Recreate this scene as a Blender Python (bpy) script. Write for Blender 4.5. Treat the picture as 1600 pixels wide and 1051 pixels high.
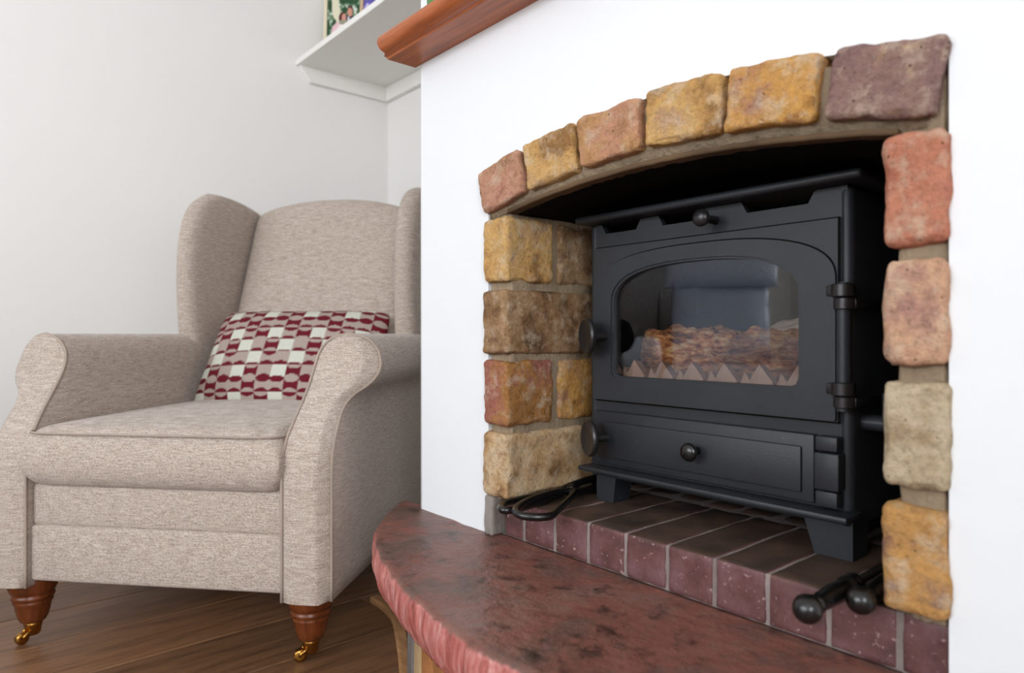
import bpy, bmesh, math, random
import numpy as np
from mathutils import Vector, Matrix, noise
from mathutils.geometry import tessellate_polygon

for o in list(bpy.data.objects): bpy.data.objects.remove(o)
S = bpy.context.scene
COL = S.collection
R = math.radians

# ------------------------------------------------------------------ camera
cam_d = bpy.data.cameras.new('camera'); cam = bpy.data.objects.new('camera', cam_d); COL.objects.link(cam)
cam.location = (0, -.72, .62)
cam.rotation_euler = (R(90), 0, R(90 - 40.4595))
cam_d.lens = 24.0; cam_d.sensor_width = 36; cam_d.clip_start = .02; cam_d.shift_y = -.0016
cam_d.dof.use_dof = True; cam_d.dof.focus_distance = 1.08; cam_d.dof.aperture_fstop = 4.0
S.camera = cam
# ------------------------------------------------------------------ world, window daylight, exposure
W = bpy.data.worlds.new('sky'); S.world = W; W.use_nodes = True
bg = W.node_tree.nodes['Background']; bg.inputs[0].default_value = (.78, .88, 1, 1); bg.inputs[1].default_value = 1.5
def area(name, loc, rot, sx, sy, power, color):
    l = bpy.data.lights.new(name, 'AREA'); l.shape = 'RECTANGLE'; l.size = sx; l.size_y = sy; l.energy = power; l.color = color
    o = bpy.data.objects.new(name, l); COL.objects.link(o); o.location = loc; o.rotation_euler = rot
    return o
area('window_daylight', (-.45, -3.74, 1.50), (R(90), 0, 0), 2.8, 1.4, 92, (.94, .975, 1))
area('side_window_fill', (2.04, -2.0, 1.50), (R(90), 0, R(90)), 1.7, 1.4, 92, (.94, .975, 1))  # unseen fill light, added to brighten the left wall
S.view_settings.view_transform = 'Standard'; S.view_settings.look = 'None'
S.view_settings.gamma = 1; S.view_settings.use_curve_mapping = False
S.view_settings.exposure = 0.32

# ------------------------------------------------------------------ material helpers
def hexc(r, g, b):
    f = lambda c: ((c / 255 + .055) / 1.055) ** 2.4 if c > 10 else c / 255 / 12.92
    return (f(r), f(g), f(b), 1)
def newmat(name, rough=.6, metal=0, spec=.5):
    m = bpy.data.materials.new(name); m.use_nodes = True
    n = m.node_tree; b = n.nodes['Principled BSDF']
    b.inputs['Roughness'].default_value = rough; b.inputs['Metallic'].default_value = metal
    b.inputs['Specular IOR Level'].default_value = spec
    return m, n, b
def nd(n, t, **kw):
    x = n.nodes.new(t)
    for k, v in kw.items():
        if k in x.inputs: x.inputs[k].default_value = v
        else: setattr(x, k, v)
    return x
def coords(n, scale=(1, 1, 1), rot=(0, 0, 0), which='Object'):
    c = n.nodes.new('ShaderNodeTexCoord'); mp = n.nodes.new('ShaderNodeMapping')
    mp.inputs['Scale'].default_value = scale; mp.inputs['Rotation'].default_value = rot
    n.links.new(c.outputs[which], mp.inputs[0]); return mp.outputs[0]
def noisef(n, co, scale, detail=4, rough=.55):
    x = nd(n, 'ShaderNodeTexNoise', Scale=scale, Detail=detail, Roughness=rough); n.links.new(co, x.inputs['Vector']); return x.outputs['Fac']
def ramp(n, fac, stops):
    r = n.nodes.new('ShaderNodeValToRGB'); e = r.color_ramp.elements
    while len(e) < len(stops): e.new(.5)
    for k, (p, c) in zip(e, stops): k.position = p; k.color = c
    n.links.new(fac, r.inputs[0]); return r.outputs[0]
def mix(n, fac, a, b, mode='MIX'):
    x = n.nodes.new('ShaderNodeMix'); x.data_type = 'RGBA'; x.blend_type = mode
    for s, v in ((x.inputs[0], fac), (x.inputs[6], a), (x.inputs[7], b)):
        if hasattr(v, 'is_output'): n.links.new(v, s)
        else: s.default_value = v
    return x.outputs[2]
def bump(n, b, h, strength=.3, dist=.002):
    x = nd(n, 'ShaderNodeBump', Strength=strength, Distance=dist); n.links.new(h, x.inputs['Height']); n.links.new(x.outputs[0], b.inputs['Normal'])
def plain(name, col, rough=.6, metal=0, spec=.5, bscale=0, bstr=.2, bdist=.001, var=0):
    m, n, b = newmat(name, rough, metal, spec); b.inputs['Base Color'].default_value = col
    co = coords(n)
    if var:
        f = noisef(n, co, 9, 5)
        c = ramp(n, f, [(.3, tuple(k * (1 - var) for k in col[:3]) + (1,)), (.7, tuple(min(1, k * (1 + var)) for k in col[:3]) + (1,))])
        n.links.new(c, b.inputs['Base Color'])
    if bscale: bump(n, b, noisef(n, co, bscale, 5), bstr, bdist)
    return m

M = {}
def wallmat(name, col, bs=60, st=.15):
    m, n, b = newmat(name, .75, 0, .3); co = coords(n)
    b.inputs['Base Color'].default_value = col
    a = noisef(n, co, bs, 3); c = noisef(n, co, 6, 3)
    s = n.nodes.new('ShaderNodeMath'); s.operation = 'MULTIPLY_ADD'; n.links.new(c, s.inputs[0]); s.inputs[1].default_value = 3; n.links.new(a, s.inputs[2])
    bump(n, b, s.outputs[0], st, .002); return m
M['wall'] = wallmat('cream_wall_paint', (.84, .815, .79, 1))
M['plaster'] = wallmat('white_plaster', (.80, .812, .83, 1), 40, .25)
M['ceil'] = wallmat('ceiling_paint', (.85, .85, .84, 1))
M['white'] = plain('white_gloss_paint', (.84, .82, .78, 1), .35)

def brickmat(name, cols):
    m, n, b = newmat(name, .9, 0, .2); co = coords(n)
    f1 = noisef(n, co, 16, 5, .62)
    c = ramp(n, f1, [(.34 + .32 * i / max(1, len(cols) - 1), hexc(*c)) for i, c in enumerate(cols)])
    f2 = noisef(n, co, 150, 5, .75)
    c = mix(n, .7, c, ramp(n, f2, [(.3, (.55, .52, .5, 1)), (.48, (1, 1, 1, 1)), (.7, (1.3, 1.27, 1.25, 1))]), 'MULTIPLY')
    dust = ramp(n, noisef(n, co, 38, 6, .7), [(.5, (0, 0, 0, 1)), (.68, (.55, .55, .55, 1))])
    c = mix(n, dust, c, hexc(214, 196, 172))
    v = nd(n, 'ShaderNodeTexVoronoi', Scale=95); n.links.new(co, v.inputs['Vector'])
    pit = ramp(n, v.outputs['Distance'], [(.06, (.22, .17, .14, 1)), (.17, (1, 1, 1, 1))])
    pm = ramp(n, noisef(n, co, 34, 2), [(.5, (0, 0, 0, 1)), (.6, (1, 1, 1, 1))])
    c = mix(n, pm, c, mix(n, 1, c, pit, 'MULTIPLY'))
    n.links.new(c, b.inputs['Base Color'])
    h = n.nodes.new('ShaderNodeMath'); h.operation = 'MULTIPLY_ADD'; n.links.new(noisef(n, co, 60, 6, .75), h.inputs[0]); h.inputs[1].default_value = 2; n.links.new(f2, h.inputs[2])
    bump(n, b, h.outputs[0], .8, .004); return m
BR = {
 'pink': brickmat('brick_pink_tan', [(150, 104, 80), (182, 138, 108), (190, 138, 116), (160, 112, 92)]),
 'yellow': brickmat('brick_yellow_stock', [(150, 112, 70), (196, 152, 94), (206, 166, 108), (186, 148, 112)]),
 'tanpink': brickmat('brick_tan_pink', [(150, 106, 72), (188, 144, 100), (190, 140, 112), (164, 122, 88)]),
 'ochre': brickmat('brick_ochre', [(156, 106, 58), (200, 150, 82), (196, 146, 88), (168, 122, 98)]),
 'ochrebrown': brickmat('brick_ochre_brown', [(134, 100, 86), (186, 140, 86), (192, 144, 86), (146, 114, 100)]),
 'purple': brickmat('brick_purple_brown', [(184, 144, 92), (148, 118, 108), (138, 108, 102), (130, 100, 98)]),
 'red': brickmat('brick_orange_red', [(160, 96, 76), (184, 118, 94), (194, 130, 104), (178, 114, 96)]),
 'peach': brickmat('brick_peach', [(158, 120, 108), (194, 150, 122), (204, 162, 132), (176, 134, 120)]),
 'buff': brickmat('brick_buff', [(146, 124, 98), (180, 160, 130), (194, 176, 148), (168, 146, 116)]),
 'brown': brickmat('brick_sooty_brown', [(96, 70, 48), (142, 108, 76), (166, 134, 100), (124, 94, 70)]),
 'redochre': brickmat('brick_red_ochre', [(150, 92, 80), (162, 104, 88), (168, 120, 72), (148, 102, 52)]),
 'cream': brickmat('brick_cream_tan', [(140, 104, 68), (190, 154, 112), (206, 178, 142), (164, 128, 88)]),
}
M['mortar'] = plain('lime_mortar', hexc(146, 128, 106), .95, 0, .2, 140, .8, .004, .3)
M['joint'] = plain('dusty_joint', hexc(134, 122, 117), .95, 0, .2, 120, .7, .003, .3)
M['mortar_grey'] = plain('grey_cement', hexc(140, 132, 126), .95, 0, .2, 120, .7, .003, .2)

def paver():
    m, n, b = newmat('quarry_paver', .55, 0, .45); co = coords(n)
    c = ramp(n, noisef(n, co, 22, 5, .65), [(.3, hexc(66, 44, 42)), (.5, hexc(100, 64, 62)), (.68, hexc(116, 82, 84))])
    c = mix(n, ramp(n, noisef(n, co, 130, 3, .6), [(.62, (0, 0, 0, 1)), (.72, (.7, .7, .7, 1))]), c, hexc(190, 165, 160))
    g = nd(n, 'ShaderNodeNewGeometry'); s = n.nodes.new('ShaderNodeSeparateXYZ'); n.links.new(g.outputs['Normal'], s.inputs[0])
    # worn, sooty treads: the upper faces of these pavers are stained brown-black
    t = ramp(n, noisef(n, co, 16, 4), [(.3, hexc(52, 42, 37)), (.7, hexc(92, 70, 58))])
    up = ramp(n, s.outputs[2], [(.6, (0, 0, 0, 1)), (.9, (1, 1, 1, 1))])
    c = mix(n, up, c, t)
    n.links.new(c, b.inputs['Base Color']); bump(n, b, noisef(n, co, 70, 5, .6), .35, .002); return m
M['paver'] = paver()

def slabmat():
    m, n, b = newmat('red_painted_concrete', .42, 0, .5); co = coords(n)
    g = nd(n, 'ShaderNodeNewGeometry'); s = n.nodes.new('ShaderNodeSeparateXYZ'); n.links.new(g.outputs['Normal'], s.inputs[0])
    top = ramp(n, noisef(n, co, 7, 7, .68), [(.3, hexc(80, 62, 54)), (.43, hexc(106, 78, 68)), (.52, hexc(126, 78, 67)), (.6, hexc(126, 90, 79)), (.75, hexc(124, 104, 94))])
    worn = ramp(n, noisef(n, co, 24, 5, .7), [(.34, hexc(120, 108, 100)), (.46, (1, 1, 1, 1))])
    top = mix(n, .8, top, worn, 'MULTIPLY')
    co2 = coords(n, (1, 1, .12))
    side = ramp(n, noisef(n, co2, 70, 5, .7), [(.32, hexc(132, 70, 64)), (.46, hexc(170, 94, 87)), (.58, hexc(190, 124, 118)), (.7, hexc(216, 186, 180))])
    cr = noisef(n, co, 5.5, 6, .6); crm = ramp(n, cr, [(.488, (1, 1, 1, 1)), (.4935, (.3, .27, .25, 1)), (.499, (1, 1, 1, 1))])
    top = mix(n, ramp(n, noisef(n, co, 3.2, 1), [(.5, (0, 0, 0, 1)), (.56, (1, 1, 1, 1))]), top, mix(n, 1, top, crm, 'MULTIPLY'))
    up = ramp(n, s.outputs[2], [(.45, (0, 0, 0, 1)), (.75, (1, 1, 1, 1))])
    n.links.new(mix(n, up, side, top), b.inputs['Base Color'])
    h = n.nodes.new('ShaderNodeMath'); h.operation = 'ADD'; n.links.new(noisef(n, co, 18, 7, .7), h.inputs[0]); n.links.new(noisef(n, co2, 60, 3), h.inputs[1])
    bump(n, b, h.outputs[0], .5, .005); return m
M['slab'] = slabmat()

def ironmat():
    m, n, b = newmat('black_cast_iron', .5, .0, .5); co = coords(n)
    c = ramp(n, noisef(n, co, 8, 5), [(.3, hexc(27, 29, 33)), (.7, hexc(39, 42, 48))])
    sp = ramp(n, noisef(n, co, 160, 2), [(.76, (0, 0, 0, 1)), (.8, (.5, .5, .5, 1))])
    n.links.new(mix(n, sp, c, hexc(120, 120, 122)), b.inputs['Base Color'])
    bump(n, b, noisef(n, co, 350, 3), .25, .0008); return m
M['iron'] = ironmat()
M['black_iron'] = plain('black_gloss_iron', hexc(14, 13, 13), .28, 0, .6, 60, .25, .001)
M['worn_iron'] = plain('worn_iron', hexc(58, 56, 57), .34, .7, .5, 120, .3, .001, .2)
M['soot'] = plain('soot', hexc(14, 13, 12), .95, 0, .1, 40, .5, .004)
M['firebar'] = plain('fire_clay', hexc(172, 138, 118), .85, 0, .3, 120, .4, .002, .25)
def logmat():
    m, n, b = newmat('split_log', .85, 0, .25); co = coords(n, (22, 60, 60)); co2 = coords(n)
    w = nd(n, 'ShaderNodeTexNoise', Scale=9.0, Detail=4.0); n.links.new(co2, w.inputs['Vector'])
    ad = n.nodes.new('ShaderNodeVectorMath'); ad.operation = 'MULTIPLY_ADD'; n.links.new(w.outputs['Color'], ad.inputs[0]); ad.inputs[1].default_value = (2.5, 2.5, 2.5); n.links.new(co, ad.inputs[2])
    f = noisef(n, ad.outputs[0], 1.5, 7, .72)
    c = ramp(n, f, [(.34, hexc(52, 32, 22)), (.42, hexc(150, 84, 46)), (.5, hexc(208, 132, 76)), (.58, hexc(234, 180, 122)), (.66, hexc(244, 218, 178)), (.75, hexc(160, 136, 118))])
    g = ramp(n, noisef(n, co2, 14, 4), [(.48, (0, 0, 0, 1)), (.6, (.8, .8, .8, 1))])
    c = mix(n, g, c, mix(n, 1, c, hexc(168, 160, 156), 'MULTIPLY'))
    n.links.new(c, b.inputs['Base Color']); bump(n, b, f, 1, .01); return m
M['log'] = logmat()
M['log_dark'] = plain('dark_log', hexc(92, 66, 52), .9, 0, .2, 60, .6, .004, .3)
M['log_grey'] = plain('grey_ash_log', hexc(168, 150, 138), .9, 0, .2, 60, .8, .005, .35)

def glassmat(name, refl):
    m = bpy.data.materials.new(name); m.use_nodes = True; n = m.node_tree; n.nodes.clear()
    o = n.nodes.new('ShaderNodeOutputMaterial'); t = n.nodes.new('ShaderNodeBsdfTransparent'); g = nd(n, 'ShaderNodeBsdfGlossy', Roughness=.02)
    mx = n.nodes.new('ShaderNodeMixShader'); lw = nd(n, 'ShaderNodeLayerWeight', Blend=.25)
    ma = n.nodes.new('ShaderNodeMath'); ma.operation = 'MULTIPLY_ADD'; n.links.new(lw.outputs['Fresnel'], ma.inputs[0]); ma.inputs[1].default_value = .8; ma.inputs[2].default_value = refl
    n.links.new(ma.outputs[0], mx.inputs[0]); n.links.new(t.outputs[0], mx.inputs[1]); n.links.new(g.outputs[0], mx.inputs[2]); n.links.new(mx.outputs[0], o.inputs[0])
    t.inputs[0].default_value = (.92, .92, .92, 1)
    return m
M['stove_glass'] = glassmat('stove_glass', .05)
M['pane'] = glassmat('window_glass', .0)

def woodmat(name, cols, rough, scale, stretch):
    m, n, b = newmat(name, rough, 0, .5); co = coords(n, stretch)
    f = noisef(n, co, scale, 6, .62)
    c = ramp(n, f, [(.28 + .44 * i / (len(cols) - 1), hexc(*k)) for i, k in enumerate(cols)])
    oi = n.nodes.new('ShaderNodeObjectInfo')
    v = ramp(n, oi.outputs['Random'], [(0, (.78, .78, .78, 1)), (1, (1.12, 1.1, 1.08, 1))])
    n.links.new(mix(n, 1, c, v, 'MULTIPLY'), b.inputs['Base Color']); bump(n, b, f, .12, .001); return m
M['oak'] = woodmat('oak_floor', [(80, 54, 36), (116, 82, 56), (138, 100, 70), (106, 74, 51)], .4, 5, (9, .9, 3))
M['mantel'] = woodmat('mantel_mahogany', [(128, 64, 28), (166, 88, 42), (182, 104, 54)], .35, 6, (1.2, 14, 14))
M['leg'] = woodmat('turned_mahogany', [(74, 36, 16), (108, 54, 25), (124, 66, 33)], .25, 8, (8, 8, 1.5))
M['trim'] = woodmat('oak_trim', [(130, 92, 58), (165, 122, 82), (178, 138, 98)], .5, 6, (2, 12, 12))
M['cabinet'] = woodmat('dark_cabinet_wood', [(48, 30, 22), (66, 44, 32)], .4, 5, (2, 2, 9))
M['brass'] = plain('antique_brass', hexc(176, 128, 62), .22, 1.0, .5)
M['stone_a'] = plain('plinth_stone_buff', hexc(176, 150, 112), .9, 0, .2, 60, .7, .004, .3)
M['stone_b'] = plain('plinth_stone_grey', hexc(118, 112, 108), .9, 0, .2, 60, .7, .004, .3)
M['stone_c'] = plain('plinth_stone_orange', hexc(170, 115, 70), .9, 0, .2, 60, .7, .004, .3)
M['leather'] = plain('pale_blue_leather', hexc(214, 224, 240), .38, 0, .5, 70, .2, .001)
M['green_glaze'] = plain('green_glaze', hexc(96, 150, 84), .2, 0, .6, 0, 0, 0, .3)
M['frame_cream'] = plain('cream_gilt_frame', hexc(224, 212, 184), .4)
M['frame_wood'] = plain('beige_wood_frame', hexc(196, 168, 138), .45)
M['frame_back'] = plain('frame_backing', hexc(150, 150, 130), .6)

def fabric():
    m, n, b = newmat('beige_weave', .92, 0, .15); co = coords(n)
    st = noisef(n, coords(n, (26, 26, 330)), 1.5, 4, .6)
    fine = noisef(n, coords(n, (260, 260, 420)), 1.3, 2, .6)
    c = ramp(n, st, [(.3, hexc(162, 145, 133)), (.5, hexc(183, 168, 156)), (.7, hexc(202, 190, 180))])
    c = mix(n, .8, c, ramp(n, fine, [(.34, (.58, .55, .52, 1)), (.5, (.98, .98, .98, 1)), (.66, (1.22, 1.21, 1.2, 1))]), 'MULTIPLY')
    n.links.new(c, b.inputs['Base Color']); b.inputs['Sheen Weight'].default_value = .2
    bump(n, b, fine, .45, .0015); return m
M['fabric'] = fabric()
M['piping'] = plain('beige_piping', hexc(168, 152, 140), .9, 0, .15, 500, .4, .001, .12)
def attrmat(name, rough=.85, bs=420):
    m, n, b = newmat(name, rough, 0, .2); a = n.nodes.new('ShaderNodeVertexColor'); a.layer_name = 'Col'
    c = a.outputs[0]
    if bs:
        f = noisef(n, coords(n), bs, 2); c = mix(n, .6, c, ramp(n, f, [(.3, (.72, .72, .72, 1)), (.6, (1, 1, 1, 1))]), 'MULTIPLY'); bump(n, b, f, .4, .001)
    n.links.new(c, b.inputs['Base Color']); return m
M['woven'] = attrmat('woven_pattern'); M['print'] = attrmat('photo_print', .25, 0)

# ------------------------------------------------------------------ mesh helpers
def mesh(name, v, f, smooth=True):
    me = bpy.data.meshes.new(name); me.from_pydata([tuple(map(float, p)) for p in v], [], [tuple(int(i) for i in k) for k in f]); me.update()
    bm = bmesh.new(); bm.from_mesh(me); bmesh.ops.recalc_face_normals(bm, faces=bm.faces); bm.to_mesh(me); bm.free()
    if smooth: me.polygons.foreach_set('use_smooth', [True] * len(me.polygons))
    return me
WM = {}
def obj(name, me, mat, parent=None, world=True, loc=None):
    o = bpy.data.objects.new(name, me); COL.objects.link(o)
    if mat is not None and not me.materials: me.materials.append(mat)
    if parent is not None:
        o.parent = parent
        if world: o.matrix_parent_inverse = WM[parent.name].inverted()
    if loc is not None: o.location = loc
    WM[o.name] = (Matrix.Identity(4) if world or parent is None else WM[parent.name].copy())
    if loc is not None and world: WM[o.name] = Matrix.Translation(loc)
    return o
def tag(o, label=None, cat=None, group=None, kind=None):
    for k, v in (('label', label), ('category', cat), ('group', group), ('kind', kind)):
        if v: o[k] = v
    return o
def thing(name, loc, label=None, cat=None, group=None, rz=0, kind=None):
    o = bpy.data.objects.new(name, None); COL.objects.link(o); o.location = loc; o.rotation_euler = (0, 0, rz); o.empty_display_size = .05
    WM[o.name] = Matrix.Translation(loc) @ Matrix.Rotation(rz, 4, 'Z')
    return tag(o, label, cat, group, kind)
def join(*ms):
    V, F = [], []
    for v, f in ms:
        k = len(V); V += list(v); F += [tuple(i + k for i in q) for q in f]
    return V, F
def box(x0, x1, y0, y1, z0, z1):
    v = [(x, y, z) for z in (z0, z1) for y in (y0, y1) for x in (x0, x1)]
    return v, [(0, 2, 3, 1), (4, 5, 7, 6), (0, 1, 5, 4), (2, 6, 7, 3), (0, 4, 6, 2), (1, 3, 7, 5)]
def rbox(x0, x1, y0, y1, z0, z1, r=.004, seg=2):
    bm = bmesh.new(); v, f = box(x0, x1, y0, y1, z0, z1)
    vs = [bm.verts.new(p) for p in v]
    for q in f: bm.faces.new([vs[i] for i in q])
    bmesh.ops.bevel(bm, geom=list(bm.edges), offset=r, segments=seg, profile=.5, affect='EDGES')
    bm.verts.ensure_lookup_table(); bm.verts.index_update()
    out = [tuple(q.co) for q in bm.verts], [tuple(k.index for k in q.verts) for q in bm.faces]; bm.free(); return out
def prism(outer, y0, y1, holes=()):
    """polygon in x,z (with holes) extruded from y0 to y1"""
    loops = [list(outer)] + [list(h) for h in holes]
    flat = [p for l in loops for p in l]; n = len(flat)
    tri = tessellate_polygon([[Vector((p[0], p[1], 0)) for p in l] for l in loops])
    v = [(x, y0, z) for x, z in flat] + [(x, y1, z) for x, z in flat]
    f = [tuple(t) for t in tri] + [tuple(i + n for i in reversed(t)) for t in tri]
    k = 0
    for l in loops:
        m = len(l)
        for i in range(m): a, b = k + i, k + (i + 1) % m; f.append((a, b, b + n, a + n))
        k += m
    return v, f
def frame_of(axis):
    a = Vector(axis).normalized(); t = Vector((0, 0, 1)) if abs(a.z) < .9 else Vector((1, 0, 0))
    u = a.cross(t).normalized(); return a, u, a.cross(u)
def lathe(prof, origin, axis=(0, 0, 1), seg=28):
    """prof: (distance along axis, radius)"""
    a, u, w = frame_of(axis); o = Vector(origin); v, f = [], []
    for d, r in prof:
        for k in range(seg):
            t = 2 * math.pi * k / seg; v.append(o + a * d + (u * math.cos(t) + w * math.sin(t)) * max(r, 1e-5))
    for i in range(len(prof) - 1):
        for k in range(seg): j = (k + 1) % seg; f.append((i * seg + k, i * seg + j, (i + 1) * seg + j, (i + 1) * seg + k))
    f.append(tuple(range(seg))); f.append(tuple((len(prof) - 1) * seg + k for k in range(seg)))
    return v, f
def smooth_path(pts, n, closed=False):
    P = [Vector(p) for p in pts]; out = []; m = len(P)
    for i in range(m if closed else m - 1):
        p0 = P[i - 1] if closed or i else P[0]; p1 = P[i]; p2 = P[(i + 1) % m]; p3 = P[(i + 2) % m] if closed or i + 2 < m else P[-1]
        for k in range(n):
            t = k / n; out.append(.5 * ((2 * p1) + (p2 - p0) * t + (2 * p0 - 5 * p1 + 4 * p2 - p3) * t * t + (3 * p1 - p0 - 3 * p2 + p3) * t ** 3))
    if not closed: out.append(P[-1])
    return out
def tube(pts, r, seg=8, closed=False):
    P = [Vector(p) for p in pts]; m = len(P); v, f = [], []; u = None
    for i in range(m):
        d = (P[(i + 1) % m] - P[i - 1]) if closed else (P[min(i + 1, m - 1)] - P[max(i - 1, 0)])
        d.normalize()
        if u is None: u = frame_of(d)[1]
        u = (u - d * u.dot(d)).normalized(); w = d.cross(u)
        rr = r[i] if isinstance(r, (list, tuple)) else r
        for k in range(seg): t = 2 * math.pi * k / seg; v.append(P[i] + (u * math.cos(t) + w * math.sin(t)) * rr)
    for i in range(m if closed else m - 1):
        j = (i + 1) % m
        for k in range(seg): q = (k + 1) % seg; f.append((i * seg + k, i * seg + q, j * seg + q, j * seg + k))
    if not closed: f.append(tuple(range(seg))); f.append(tuple((m - 1) * seg + k for k in range(seg)))
    return v, f
def rough_box(x0, x1, y0, y1, z0, z1, seed, n=9, r=.009, amp=.003, freq=28, tilt=0):
    c = Vector(((x0 + x1) / 2, (y0 + y1) / 2, (z0 + z1) / 2)); h = Vector(((x1 - x0) / 2, (y1 - y0) / 2, (z1 - z0) / 2))
    idx, v, f = {}, [], []
    off = Vector((seed * 3.17, seed * 1.71, seed * 7.3)); rr = min(r, min(h) * .8)
    g = [math.sin((2 * i / n - 1) * math.pi / 2) for i in range(n + 1)]
    def vert(i, j, k):
        q = (i, j, k)
        if q not in idx:
            p = Vector((g[i] * h.x, g[j] * h.y, g[k] * h.z))
            inn = Vector([max(-(hh - rr), min(hh - rr, a)) for a, hh in zip(p, h)]); d = p - inn
            if d.length > 1e-9: d.normalize(); p = inn + d * rr
            w = p + c + off
            s = noise.noise(w * freq) + .55 * noise.noise(w * freq * 2.7) + .35 * noise.noise(w * freq * 6) + 1.1 * min(0, noise.noise(w * freq * .6) + .1) - (1.3 * max(0, noise.noise(w * freq * 1.3 + Vector((5, 5, 5)))) if max(abs(d.x), abs(d.y), abs(d.z)) < .93 else 0)
            p = p + d * (s * amp)
            if tilt: p.rotate(Matrix.Rotation(tilt, 3, 'Y'))
            idx[q] = len(v); v.append(p + c)
        return idx[q]
    for a in range(n):
        for b in range(n):
            for s in (0, n):
                f.append((vert(s, a, b), vert(s, a + 1, b), vert(s, a + 1, b + 1), vert(s, a, b + 1)))
                f.append((vert(a, s, b), vert(a + 1, s, b), vert(a + 1, s, b + 1), vert(a, s, b + 1)))
                f.append((vert(a, b, s), vert(a + 1, b, s), vert(a + 1, b + 1, s), vert(a, b + 1, s)))
    return v, f
def grid(nu, nv, fn):
    v = [fn(i / nu, j / nv) for j in range(nv + 1) for i in range(nu + 1)]
    f = [(j * (nu + 1) + i, j * (nu + 1) + i + 1, (j + 1) * (nu + 1) + i + 1, (j + 1) * (nu + 1) + i) for j in range(nv) for i in range(nu)]
    return v, f
def slab_pillow(nu, nv, mid, half, ex=8, ey=8):
    """closed padded shape: mid(u,v)->(point, normal) for u,v in -1..1, half thickness tapering to the rim"""
    g = lambda t: math.sin(t * math.pi / 2)
    V, F, idx = [], [], {}
    for s in (1, -1):
        for j in range(nv + 1):
            for i in range(nu + 1):
                rim = i in (0, nu) or j in (0, nv)
                if s == -1 and rim: idx[(s, i, j)] = idx[(1, i, j)]; continue
                u, w = g(2 * i / nu - 1), g(2 * j / nv - 1); p, nn = mid(u, w)
                t = (max(0, 1 - abs(u) ** ex) * max(0, 1 - abs(w) ** ey)) ** .5
                idx[(s, i, j)] = len(V); V.append(Vector(p) + Vector(nn) * (s * half * t))
        for j in range(nv):
            for i in range(nu): F.append((idx[(s, i, j)], idx[(s, i + 1, j)], idx[(s, i + 1, j + 1)], idx[(s, i, j + 1)]))
    return V, F
def dz(m, d=-.06): return [(p[0], p[1], p[2] + d) for p in m[0]], m[1]   # fireplace heights were measured from a datum 60 mm lower

# ================================================================== THE ROOM
XL, XR, YB, YR, ZC = -2.36, 1.9, .65, -3.6, 2.35
def struct(name, m, mat, label, smooth=False, cat=None):
    return tag(obj(name, mesh(name, *m, smooth), mat), label, cat or name.split('_')[0], kind='structure')
struct('wall_left', box(XL - .1, XL, YR - .1, YB + .1, 0, ZC), M['wall'], 'plain cream side wall behind the armchair')
struct('wall_alcove', box(XL, -1.10, YB, YB + .1, 0, ZC), M['wall'], 'narrow cream back wall of the alcove below the white shelf')
_v, _f = prism([(YR - .1, 0), (YB + .1, 0), (YB + .1, ZC), (YR - .1, ZC)], 0, .1, [[(-2.8, .85), (-1.2, .85), (-1.2, 2.12), (-2.8, 2.12)]])
struct('wall_right', ([(XR + p[1], p[0], p[2]) for p in _v], _f), M['wall'], 'plain cream wall on the right, outside the view')
struct('ceiling', box(XL - .1, XR + .1, YR - .1, YB + .1, ZC, ZC + .1), M['ceil'], 'plain white ceiling over the room')
WX0, WX1, WZ0, WZ1 = -1.8, .9, .85, 2.12
struct('wall_rear', prism([(XL, 0), (XR, 0), (XR, ZC), (XL, ZC)], YR - .1, YR, [[(WX0, WZ0), (WX1, WZ0), (WX1, WZ1), (WX0, WZ1)]]), M['wall'], 'cream rear wall with the window opening')
WW = WX1 - WX0
def window(name, label, swap):
    def T(m):
        if not swap: return m
        return [(XR - (p[1] - YR), p[0] + SO, p[2]) for p in m[0]], m[1]
    x0, x1 = (WX0, WX1) if not swap else (0, 1.6)
    w = struct(name, T(join(box(x0, x1, YR - .08, YR - .02, WZ0, WZ0 + .05), box(x0, x1, YR - .08, YR - .02, WZ1 - .05, WZ1), box(x0, x0 + .05, YR - .08, YR - .02, WZ0, WZ1), box(x1 - .05, x1, YR - .08, YR - .02, WZ0, WZ1))), M['white'], label)
    q = (x1 - x0) / 3
    for k in (1, 2): obj('mullion', mesh('mullion', *T(box(x0 + q * k - .02, x0 + q * k + .02, YR - .075, YR - .025, WZ0 + .05, WZ1 - .05)), False), M['white'], w)
    for k in range(3): obj('pane', mesh('pane', *T(box(x0 + q * k + .02, x0 + q * (k + 1) - .02, YR - .052, YR - .048, WZ0 + .05, WZ1 - .05)), False), M['pane'], w)
    obj('window_sill', mesh('window_sill', *T(rbox(x0 - .04, x1 + .04, YR, YR + .12, WZ0 - .03, WZ0, .006)), True), M['white'], w)
SO = -2.8
window('window_1', 'wide white framed window lighting the room from behind the camera', False)
window('window_fill', 'white framed side window added as fill in the right-hand wall, outside the view', True)  # unseen opening added to go with the side fill light
dw = struct('door_1', rbox(XL + .001, XL + .035, -2.42, -1.66, .005, 1.98, .003), M['cabinet'], 'dark wooden door in the side wall, mirrored in the stove glass')
for zz in ((.15, .85), (1.0, 1.85)):
    for yy in (-2.34, -2.01): obj('door_panel', mesh('door_panel', *rbox(XL + .03, XL + .042, yy, yy + .27, zz[0], zz[1], .004), False), M['cabinet'], dw)
obj('door_handle', mesh('door_handle', *lathe([(0, .008), (.03, .008), (.035, .02), (.05, .024), (.06, .012)], (XL + .035, -1.72, 1.0), (1, 0, 0), 18)), M['brass'], dw)

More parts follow.
